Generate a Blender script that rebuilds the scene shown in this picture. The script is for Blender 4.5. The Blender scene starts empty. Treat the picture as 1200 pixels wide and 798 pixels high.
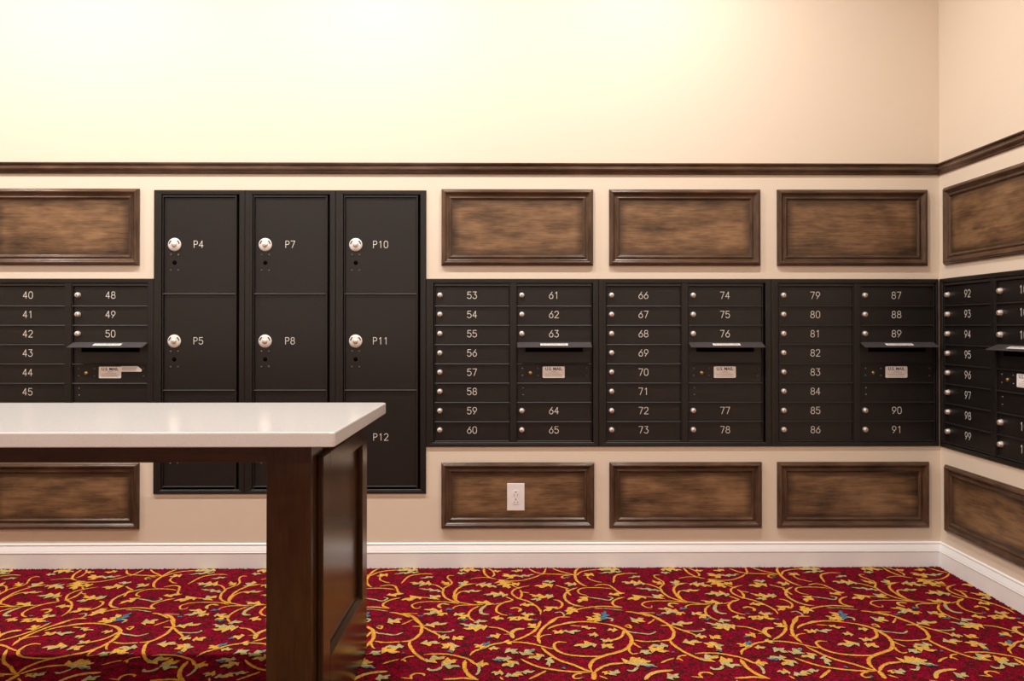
import bpy, bmesh, math, random
from mathutils import Vector, Matrix
random.seed(7)
PI = math.pi
D = bpy.data
COL = bpy.context.scene.collection
SC = bpy.context.scene

# ------------------------------------------------------------------ camera
cam_d = D.cameras.new('camera'); cam = D.objects.new('camera', cam_d); COL.objects.link(cam)
cam_d.sensor_width = 36.0; cam_d.lens = 36.0*890/1200
cam_d.shift_x = -(614.5-600)/1200; cam_d.shift_y = -(399-377)/1200
cam.location = (0, -3.5, 1.106)
cam.rotation_euler = (PI/2+0.0067, 0, -0.0084)
cam_d.clip_start = 0.05
SC.camera = cam

# ------------------------------------------------------------------ world, lights, exposure
w = D.worlds.new('world'); SC.world = w; w.use_nodes = True
w.node_tree.nodes['Background'].inputs[0].default_value = (1, 0.95, 0.9, 1)
w.node_tree.nodes['Background'].inputs[1].default_value = 0.15
SC.view_settings.view_transform = 'Standard'
SC.view_settings.look = 'None'
SC.view_settings.exposure = -0.10
SC.view_settings.gamma = 1.0
SC.view_settings.use_curve_mapping = False

def downlight(x, y, z, power, size=0.08, col=(1.0, 0.95, 0.90)):
    l = D.lights.new('downlight', 'AREA'); l.shape = 'DISK'; l.size = size
    l.energy = power; l.spread = math.radians(168); l.color = col
    o = D.objects.new('downlight', l); COL.objects.link(o); o.location = (x, y, z)
    return o
for x in (-3.33, -2.0, -0.67, 0.66):                 # row of recessed downlights washing the mailbox wall
    downlight(x, -0.90, 3.285, 33)
for x in (-2.9, -1.0, 0.9):                           # second row, further into the room
    downlight(x, -3.1, 3.285, 14)
for x in (-2.9, -1.0, 0.9):
    downlight(x, -5.2, 3.285, 28)

# ------------------------------------------------------------------ materials
def newmat(name):
    m = D.materials.new(name); m.use_nodes = True
    nt = m.node_tree; b = nt.nodes['Principled BSDF']
    return m, nt, b
def N(nt, t, **kw):
    n = nt.nodes.new(t)
    for k, v in kw.items():
        if k in n.inputs: n.inputs[k].default_value = v
        else: setattr(n, k, v)
    return n
def plain(name, col, rough=0.5, metal=0.0, spec=0.5, bump=0.0, scale=300, var=0.0):
    m, nt, b = newmat(name); L = nt.links.new
    b.inputs['Base Color'].default_value = (*col, 1); b.inputs['Roughness'].default_value = rough
    b.inputs['Metallic'].default_value = metal; b.inputs['Specular IOR Level'].default_value = spec
    tc = N(nt, 'ShaderNodeTexCoord'); nz = N(nt, 'ShaderNodeTexNoise', Scale=scale, Detail=3.0)
    L(tc.outputs['Object'], nz.inputs['Vector'])
    if var:
        mx = N(nt, 'ShaderNodeMix', data_type='RGBA')
        mx.inputs[6].default_value = (*[c*(1-var) for c in col], 1); mx.inputs[7].default_value = (*[min(1, c*(1+var)) for c in col], 1)
        L(nz.outputs[0], mx.inputs[0]); L(mx.outputs[2], b.inputs['Base Color'])
    if bump:
        bp = N(nt, 'ShaderNodeBump', Strength=bump, Distance=0.001)
        L(nz.outputs[0], bp.inputs['Height']); L(bp.outputs[0], b.inputs['Normal'])
    return m
def wood(name, dark, mid, light, along='X', rough=0.34, border=0.0, bump=0.15):
    m, nt, b = newmat(name); L = nt.links.new
    tc = N(nt, 'ShaderNodeTexCoord'); oi = N(nt, 'ShaderNodeObjectInfo')
    add = N(nt, 'ShaderNodeVectorMath', operation='ADD'); sc = N(nt, 'ShaderNodeMath', operation='MULTIPLY'); sc.inputs[1].default_value = 37.0
    L(oi.outputs['Random'], sc.inputs[0]); L(tc.outputs['Object'], add.inputs[0]); L(sc.outputs[0], add.inputs[1])
    def noise(s, det, stretch):
        mp = N(nt, 'ShaderNodeMapping')
        v = [1.0, 1.0, 1.0]; v['XYZ'.index(along)] = stretch; mp.inputs['Scale'].default_value = v
        n = N(nt, 'ShaderNodeTexNoise', Scale=s, Detail=det, Roughness=0.6)
        L(add.outputs[0], mp.inputs[0]); L(mp.outputs[0], n.inputs['Vector']); return n
    n1 = noise(13.0, 3.0, 0.38); n2 = noise(190.0, 5.0, 0.06); n3 = noise(45.0, 4.0, 0.14)
    a = N(nt, 'ShaderNodeMath', operation='MULTIPLY_ADD'); a.inputs[1].default_value = 0.50; L(n2.outputs[0], a.inputs[0])
    c = N(nt, 'ShaderNodeMath', operation='MULTIPLY_ADD'); c.inputs[1].default_value = 0.27; L(n3.outputs[0], c.inputs[0])
    e = N(nt, 'ShaderNodeMath', operation='MULTIPLY'); e.inputs[1].default_value = 0.80; L(n1.outputs[0], e.inputs[0])
    L(e.outputs[0], c.inputs[2]); L(c.outputs[0], a.inputs[2])
    r = N(nt, 'ShaderNodeValToRGB'); cr = r.color_ramp
    cr.elements[0].position = 0.56; cr.elements[0].color = (*dark, 1)
    cr.elements[1].position = 0.98; cr.elements[1].color = (*light, 1)
    k = cr.elements.new(0.76); k.color = (*mid, 1)
    L(a.outputs[0], r.inputs[0]); out = r.outputs[0]
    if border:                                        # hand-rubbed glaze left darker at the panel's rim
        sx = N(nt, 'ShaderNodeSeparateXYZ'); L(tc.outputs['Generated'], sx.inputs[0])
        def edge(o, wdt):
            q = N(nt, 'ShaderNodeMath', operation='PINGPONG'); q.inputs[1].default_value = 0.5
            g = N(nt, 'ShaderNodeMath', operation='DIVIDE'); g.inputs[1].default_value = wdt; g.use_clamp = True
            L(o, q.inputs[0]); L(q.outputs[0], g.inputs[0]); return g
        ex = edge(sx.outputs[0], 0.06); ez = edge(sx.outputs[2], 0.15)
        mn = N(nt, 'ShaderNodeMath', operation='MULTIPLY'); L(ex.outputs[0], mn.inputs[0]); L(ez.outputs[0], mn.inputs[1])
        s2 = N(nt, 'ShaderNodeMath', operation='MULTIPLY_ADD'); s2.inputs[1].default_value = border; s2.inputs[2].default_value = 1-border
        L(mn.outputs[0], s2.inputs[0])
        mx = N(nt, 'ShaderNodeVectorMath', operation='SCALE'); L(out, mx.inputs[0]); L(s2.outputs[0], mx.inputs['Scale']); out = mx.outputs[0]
    L(out, b.inputs['Base Color'])
    b.inputs['Roughness'].default_value = rough; b.inputs['Specular IOR Level'].default_value = 0.45
    bp = N(nt, 'ShaderNodeBump', Strength=bump, Distance=0.001); L(n2.outputs[0], bp.inputs['Height']); L(bp.outputs[0], b.inputs['Normal'])
    return m
def wall_material():
    m, nt, b = newmat('cream_vinyl_wallcovering'); L = nt.links.new
    tc = N(nt, 'ShaderNodeTexCoord'); mp = N(nt, 'ShaderNodeMapping'); mp.inputs['Scale'].default_value = (12, 12, 260)
    nz = N(nt, 'ShaderNodeTexNoise', Scale=1.0, Detail=4.0)
    L(tc.outputs['Object'], mp.inputs[0]); L(mp.outputs[0], nz.inputs['Vector'])
    mx = N(nt, 'ShaderNodeMix', data_type='RGBA'); mx.inputs[6].default_value = (0.762, 0.658, 0.532, 1); mx.inputs[7].default_value = (0.792, 0.688, 0.564, 1)
    L(nz.outputs[0], mx.inputs[0]); L(mx.outputs[2], b.inputs['Base Color'])
    bp = N(nt, 'ShaderNodeBump', Strength=0.12, Distance=0.0006); L(nz.outputs[0], bp.inputs['Height']); L(bp.outputs[0], b.inputs['Normal'])
    b.inputs['Roughness'].default_value = 0.6; b.inputs['Specular IOR Level'].default_value = 0.3
    return m
def carpet_material(pattern):
    m, nt, b = newmat('carpet_motif_yarn' if pattern else 'carpet_crimson_pile'); L = nt.links.new
    tc = N(nt, 'ShaderNodeTexCoord')
    vo = N(nt, 'ShaderNodeTexVoronoi', Scale=190.0); L(tc.outputs['Object'], vo.inputs['Vector'])
    sep = N(nt, 'ShaderNodeSeparateColor'); L(vo.outputs['Color'], sep.inputs[0])
    big = N(nt, 'ShaderNodeTexNoise', Scale=30.0, Detail=5.0, Roughness=0.65); L(tc.outputs['Object'], big.inputs['Vector'])
    if pattern:
        at = N(nt, 'ShaderNodeAttribute', attribute_name='yarn')
        mu = N(nt, 'ShaderNodeMath', operation='MULTIPLY_ADD'); mu.inputs[1].default_value = 0.5; mu.inputs[2].default_value = 0.72
        L(sep.outputs[0], mu.inputs[0])
        s = N(nt, 'ShaderNodeVectorMath', operation='SCALE'); L(at.outputs['Color'], s.inputs[0]); L(mu.outputs[0], s.inputs['Scale'])
        L(s.outputs[0], b.inputs['Base Color'])
    else:
        ad = N(nt, 'ShaderNodeMath', operation='MULTIPLY_ADD'); ad.inputs[1].default_value = 0.45; L(sep.outputs[0], ad.inputs[0]); L(big.outputs[0], ad.inputs[2])
        r = N(nt, 'ShaderNodeValToRGB'); cr = r.color_ramp
        cr.elements[0].position = 0.53; cr.elements[0].color = (0.036, 0.012, 0.009, 1)
        cr.elements[1].position = 1.0; cr.elements[1].color = (0.30, 0.005, 0.030, 1)
        k = cr.elements.new(0.66); k.color = (0.095, 0.007, 0.012, 1)
        k = cr.elements.new(0.80); k.color = (0.20, 0.0035, 0.018, 1)
        L(ad.outputs[0], r.inputs[0]); L(r.outputs[0], b.inputs['Base Color'])
    b.inputs['Roughness'].default_value = 0.95; b.inputs['Specular IOR Level'].default_value = 0.1
    b.inputs['Specular IOR Level'].default_value = 0.0
    bp = N(nt, 'ShaderNodeBump', Strength=0.6, Distance=0.003); L(vo.outputs['Distance'], bp.inputs['Height']); L(bp.outputs[0], b.inputs['Normal'])
    return m
def quartz_material():
    m, nt, b = newmat('pale_speckled_quartz'); L = nt.links.new
    tc = N(nt, 'ShaderNodeTexCoord'); nz = N(nt, 'ShaderNodeTexNoise', Scale=420.0, Detail=2.0); L(tc.outputs['Object'], nz.inputs['Vector'])
    r = N(nt, 'ShaderNodeValToRGB'); cr = r.color_ramp
    cr.elements[0].position = 0.33; cr.elements[0].color = (0.64, 0.59, 0.53, 1); cr.elements[1].position = 0.45; cr.elements[1].color = (0.76, 0.745, 0.73, 1)
    L(nz.outputs[0], r.inputs[0]); L(r.outputs[0], b.inputs['Base Color'])
    b.inputs['Roughness'].default_value = 0.12; b.inputs['Specular IOR Level'].default_value = 0.5
    return m

M = dict(
    wall=wall_material(), carpet=carpet_material(False), motif=carpet_material(True), quartz=quartz_material(),
    ceiling=plain('matte_ceiling_white', (0.78, 0.74, 0.68), 0.9),
    trimwhite=plain('white_semigloss_paint', (0.89, 0.885, 0.89), 0.32, var=0.01, scale=40),
    bronze=plain('bronze_powder_coat', (0.0080, 0.0061, 0.0053), 0.42, 0.0, 0.5, bump=0.35, scale=900, var=0.12),
    bronze2=plain('bronze_edge_enamel', (0.014, 0.011, 0.0095), 0.5, 0.0, 0.4, bump=0.1, scale=900),
    black=plain('black_recess_shade', (0.004, 0.0035, 0.003), 0.8, 0.0, 0.0),  # near-black colour paints the shade in door gaps, slot and key hole
    paint=plain('off_white_numeral_paint', (0.86, 0.82, 0.76), 0.5),
    nickel=plain('brushed_nickel', (0.80, 0.74, 0.68), 0.48, 0.75, bump=0.1, scale=600),
    slot=plain('dark_keyway', (0.05, 0.04, 0.03), 0.6),
    brass=plain('worn_brass', (0.62, 0.45, 0.18), 0.32, 1.0),
    screw=plain('bronze_screw', (0.12, 0.10, 0.09), 0.3, 0.5, 0.7),
    whitedisk=plain('white_escutcheon', (0.78, 0.74, 0.70), 0.4, var=0.05, scale=200),
    ink=plain('black_ink', (0.02, 0.02, 0.02), 0.6),
    fade=plain('grey_print', (0.36, 0.32, 0.28), 0.6),
    decal=plain('silver_white_decal', (0.93, 0.90, 0.87), 0.35, var=0.03, scale=200),
    plastic=plain('white_outlet_plastic', (0.86, 0.83, 0.83), 0.3),
    steel=plain('grey_hood_steel', (0.085, 0.075, 0.078), 0.35, 0.3, bump=0.2, scale=500, var=0.15),  # mottled grey, paler than the bronze doors
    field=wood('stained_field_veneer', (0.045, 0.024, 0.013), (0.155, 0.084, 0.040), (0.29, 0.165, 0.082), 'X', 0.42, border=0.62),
    mould=wood('stained_moulding', (0.035, 0.019, 0.011), (0.075, 0.041, 0.024), (0.13, 0.073, 0.043), 'X', 0.24),
    tablewood=wood('dark_walnut_table', (0.024, 0.0115, 0.0050), (0.038, 0.0180, 0.0072), (0.054, 0.026, 0.0105), 'Z', 0.22, bump=0.08),
    tablewoodx=wood('dark_walnut_rail', (0.024, 0.0115, 0.0050), (0.038, 0.0180, 0.0072), (0.054, 0.026, 0.0105), 'X', 0.22, bump=0.08),
    tablewoody=wood('dark_walnut_side', (0.024, 0.0115, 0.0050), (0.038, 0.0180, 0.0072), (0.054, 0.026, 0.0105), 'Y', 0.22, bump=0.08),
)

# ------------------------------------------------------------------ helpers
class MB:
    """collects shapes and links them as ONE mesh"""
    def __init__(s): s.v = []; s.f = []; s.sm = []
    def add(s, vs, fs, smooth=False):
        o = len(s.v); s.v += [tuple(v) for v in vs]
        s.f += [tuple(i+o for i in f) for f in fs]; s.sm += [smooth]*len(fs); return s
    def box(s, x0, x1, y0, y1, z0, z1):
        vs = [(x, y, z) for z in (z0, z1) for y in (y0, y1) for x in (x0, x1)]
        return s.add(vs, [(0,2,3,1),(4,5,7,6),(0,1,5,4),(2,6,7,3),(0,4,6,2),(1,3,7,5)])
    def bbox(s, x0, x1, y0, y1, z0, z1, c):
        """box with chamfered edges"""
        bm = bmesh.new(); bmesh.ops.create_cube(bm, size=1)
        for v in bm.verts:
            v.co = ((x0+x1)/2+v.co.x*(x1-x0), (y0+y1)/2+v.co.y*(y1-y0), (z0+z1)/2+v.co.z*(z1-z0))
        bmesh.ops.bevel(bm, geom=bm.edges[:], offset=c, segments=2, affect='EDGES', profile=0.5)
        bm.verts.index_update()
        s.add([v.co[:] for v in bm.verts], [[v.index for v in f.verts] for f in bm.faces]); bm.free(); return s
    def lathe(s, prof, c=(0,0,0), n=16, smooth=True):
        """profile of (radius, out) turned about the -y axis at c"""
        vs = []; fs = []
        for r, h in prof:
            for i in range(n):
                a = 2*PI*i/n; vs.append((c[0]+r*math.cos(a), c[1]-h, c[2]+r*math.sin(a)))
        for k in range(len(prof)-1):
            for i in range(n):
                j = (i+1) % n; fs.append((k*n+i, k*n+j, (k+1)*n+j, (k+1)*n+i))
        s.add(vs, fs, smooth)
        s.add([vs[(len(prof)-1)*n+i] for i in range(n)], [tuple(range(n))]); return s
    def prism(s, poly, y0, y1):
        """poly of (x,z), extruded from y0 (front) to y1"""
        n = len(poly); vs = [(x, y0, z) for x, z in poly]+[(x, y1, z) for x, z in poly]
        return s.add(vs, [tuple(range(n)), tuple(reversed(range(n, 2*n)))]+[(i, i+n, (i+1) % n+n, (i+1) % n) for i in range(n)])
    def extrude_x(s, prof, x0, x1, m0=0, m1=0, smooth=False):
        """profile of (y,z) along x; m0/m1 mitre the ends with the profile's -y"""
        n = len(prof)
        vs = [(x0-m0*p[0], p[0], p[1]) for p in prof]+[(x1+m1*p[0], p[0], p[1]) for p in prof]
        s.add(vs, [(i, i+1, i+1+n, i+n) for i in range(n-1)], smooth)
        return s.add([v for v in vs], [tuple(reversed(range(n))), tuple(range(n, 2*n))])
    def mesh(s, name):
        me = D.meshes.new(name); me.from_pydata(s.v, [], s.f); me.update()
        bm = bmesh.new(); bm.from_mesh(me); bmesh.ops.recalc_face_normals(bm, faces=bm.faces[:]); bm.to_mesh(me); bm.free()
        for p, q in zip(me.polygons, s.sm): p.use_smooth = q
        return me
def obj(name, src, mat, parent=None, loc=(0,0,0), rot=(0,0,0), label=None):
    me = src.mesh(name) if isinstance(src, MB) else src
    if not me.materials: me.materials.append(mat)
    o = D.objects.new(name, me); COL.objects.link(o)
    o.location = loc; o.rotation_euler = rot
    if parent: o.parent = parent
    if label: o['label'] = label
    return o
def thing(name, label, cat, loc=(0,0,0), rz=0, group=None):
    o = D.objects.new(name, None); o.empty_display_size = 0.1; COL.objects.link(o)
    o.location = loc; o.rotation_euler = (0, 0, rz); o['label'] = label; o['category'] = cat
    if group: o['group'] = group
    return o
def struct(name, src, mat, **k):
    o = obj(name, src, mat, **k); o['kind'] = 'structure'; return o
_tc = {}
def text_mesh(txt, size, key=None, bold=0.0):
    k = (txt, size, bold)
    if k not in _tc:
        c = D.curves.new('lettering', 'FONT'); c.body = txt; c.size = size; c.align_x = 'CENTER'; c.align_y = 'CENTER'; c.offset = bold
        c.resolution_u = 2
        t = D.objects.new('lettering', c); COL.objects.link(t)
        dg = bpy.context.evaluated_depsgraph_get(); me = D.meshes.new_from_object(t.evaluated_get(dg))
        D.objects.remove(t)
        me.transform(Matrix.Rotation(PI/2, 4, 'X')); me.name = 'lettering'; me.materials.clear(); _tc[k] = me
    return _tc[k]

# engraved single-line numerals
def arc(cx, cy, rx, ry, a0, a1, n=12):
    return [(cx+rx*math.cos(math.radians(a0+(a1-a0)*i/n)), cy+ry*math.sin(math.radians(a0+(a1-a0)*i/n))) for i in range(n+1)]
GLY = {
 '0': [arc(.3,.68,.28,.32,0,180,10)+arc(.3,.32,.28,.32,180,360,10)+[(.58,.68)]],
 '1': [[(.14,.80),(.34,1),(.34,0)]],
 '2': [arc(.3,.72,.28,.28,165,-30,10)+[(.02,0),(.60,0)]],
 '3': [[(.04,1),(.54,1),(.28,.62)]+arc(.28,.31,.30,.31,80,-155,12)],
 '4': [[(.42,0),(.42,1),(.0,.30),(.60,.30)]],
 '5': [[(.54,1),(.08,1),(.04,.55)]+arc(.28,.32,.30,.32,115,-155,14)],
 '6': [[(.46,1),(.10,.50)]+arc(.3,.31,.28,.31,150,-215,18)],
 '7': [[(.0,1),(.58,1),(.20,0)]],
 '8': [arc(.3,.76,.24,.24,0,360,16), arc(.3,.27,.29,.27,0,360,16)],
 '9': [[(.14,0),(.50,.50)]+arc(.3,.69,.28,.31,-30,330,18)],
 'P': [[(.04,0),(.04,1),(.32,1)]+arc(.32,.74,.24,.26,90,-90,8)+[(.04,.48)]],
}
_nc = {}
def number_mesh(txt, h=0.031, sw=0.0023, pitch=0.80):
    if txt in _nc: return _nc[txt]
    mb = MB(); wid = (len(txt)-1)*pitch+0.6
    for i, ch in enumerate(txt):
        for st in GLY[ch]:
            pts = [((x+i*pitch-wid/2)*h, (y-.5)*h) for x, y in st]
            for k in range(len(pts)-1):
                a = Vector(pts[k]); b = Vector(pts[k+1]); d = (b-a)
                if d.length < 1e-6: continue
                d.normalize(); n = Vector((-d.y, d.x))*sw/2; e = d*sw*0.35
                q = [a-e+n, a-e-n, b+e-n, b+e+n]; y = -0.0003-0.00001*(k % 3)
                mb.add([(p.x, y, p.y) for p in q], [(0,1,2,3)])
    _nc[txt] = mb.mesh('door_number'); return _nc[txt]

# ------------------------------------------------------------------ the room
XR = 1.953; XL = -4.6; YF = -6.4; ZC = 3.3
def wall_with_openings(x0, x1, z0, z1, holes, t=0.12):
    xs = sorted({x0, x1, *[h[0] for h in holes], *[h[1] for h in holes]}); zs = sorted({z0, z1, *[h[2] for h in holes], *[h[3] for h in holes]})
    vi = {}; vs = []; fs = []
    def V(x, y, z):
        k = (x, y, z)
        if k not in vi: vi[k] = len(vs); vs.append(k)
        return vi[k]
    solid = {}
    for i in range(len(xs)-1):
        for j in range(len(zs)-1):
            cx = (xs[i]+xs[i+1])/2; cz = (zs[j]+zs[j+1])/2
            solid[i, j] = not any(h[0] < cx < h[1] and h[2] < cz < h[3] for h in holes)
    for (i, j), s in solid.items():
        if not s: continue
        a, b, c, d = xs[i], xs[i+1], zs[j], zs[j+1]
        fs.append((V(a,0,c), V(b,0,c), V(b,0,d), V(a,0,d))); fs.append((V(a,t,d), V(b,t,d), V(b,t,c), V(a,t,c)))
        if not solid.get((i-1, j)): fs.append((V(a,0,c), V(a,0,d), V(a,t,d), V(a,t,c)))
        if not solid.get((i+1, j)): fs.append((V(b,0,d), V(b,0,c), V(b,t,c), V(b,t,d)))
        if not solid.get((i, j-1)): fs.append((V(b,0,c), V(a,0,c), V(a,t,c), V(b,t,c)))
        if not solid.get((i, j+1)): fs.append((V(a,0,d), V(b,0,d), V(b,t,d), V(a,t,d)))
    return MB().add(vs, fs)

ZB, ZT = 0.5545, 1.327                # mailbox units, bottom and top
LB, LT = 0.340, 1.734                 # parcel lockers
TL, TR, TV = 0.034, 0.026, 0.020      # trim widths left, right, top and bottom
def hole(x0, wd, zb, zt, tl=TL, tr=TR): return (x0+tl, x0+wd-tr, zb+TV, zt-TV)
UNITS = [(-2.458, 0.788, 0.041), (-0.4224, 0.794, 0.0425), (0.3716, 0.7963, 0.040), (1.1679, 0.7766, 0.040)]
LOCKERS = [(-1.6696, 0.4162), (-1.2534, 0.4155), (-0.8379, 0.4155)]
RU = (0.0090, 0.794, 0.0335)
holes = [hole(x, wd, ZB, ZT, TL, 0.012 if x > 1 else TR) for x, wd, m in UNITS]+[hole(x, wd, LB, LT) for x, wd in LOCKERS]
struct('wall_back', wall_with_openings(XL, XR+0.12, 0, ZC, holes), M['wall'])
struct('wall_right', wall_with_openings(0, -YF, 0, ZC, [hole(RU[0], RU[1], ZB, ZT, 0.026)]), M['wall'], loc=(XR, 0, 0), rot=(0, 0, -PI/2))
struct('wall_left', MB().box(XL-0.12, XL, YF-0.12, 0.12, 0, ZC), M['wall'])
struct('wall_front', MB().box(XL, XR+0.12, YF-0.12, YF, 0, ZC), M['wall'])
struct('ceiling', MB().box(XL-0.12, XR+0.12, YF-0.12, 0.12, ZC, ZC+0.1), M['ceiling'])
floor = struct('floor', MB().box(XL-0.12, XR+0.12, YF-0.12, 0.12, -0.1, 0), M['carpet'])

# baseboards and chair rails (mitred in the corner)
BASE = [(0, 0), (-0.0150, 0), (-0.0150, 0.0700), (-0.0165, 0.0725), (-0.0165, 0.0755), (-0.0145, 0.0775), (-0.0145, 0.0795), (-0.0135, 0.083),
        (-0.0070, 0.0985), (-0.0060, 0.1010), (-0.0045, 0.1025), (-0.0045, 0.1050), (-0.0065, 0.1070), (-0.0060, 0.1110), (-0.0025, 0.1140), (0, 0.1150)]
RAIL = [(0, 1.8085), (-0.0060, 1.8085), (-0.0085, 1.8105), (-0.0095, 1.8160), (-0.0125, 1.8215), (-0.0180, 1.8260), (-0.0200, 1.8310), (-0.0185, 1.8370),
        (-0.0125, 1.8425), (-0.0115, 1.8460), (-0.0125, 1.8475), (-0.0170, 1.8505), (-0.0190, 1.8545), (-0.0180, 1.8585), (-0.0140, 1.8600), (0, 1.8605)]
def running(name, prof, mat, side):
    if side == 'back': return struct(name, MB().extrude_x(prof, XL, XR, 0, 1), mat)
    return struct(name, MB().extrude_x(prof, 0, -YF, 1, 0), mat, loc=(XR, 0, 0), rot=(0, 0, -PI/2))
running('baseboard_back', BASE, M['trimwhite'], 'back'); running('baseboard_right', BASE, M['trimwhite'], 'right')
running('trim_1', RAIL, M['mould'], 'back'); running('trim_2', RAIL, M['mould'], 'right')

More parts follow.
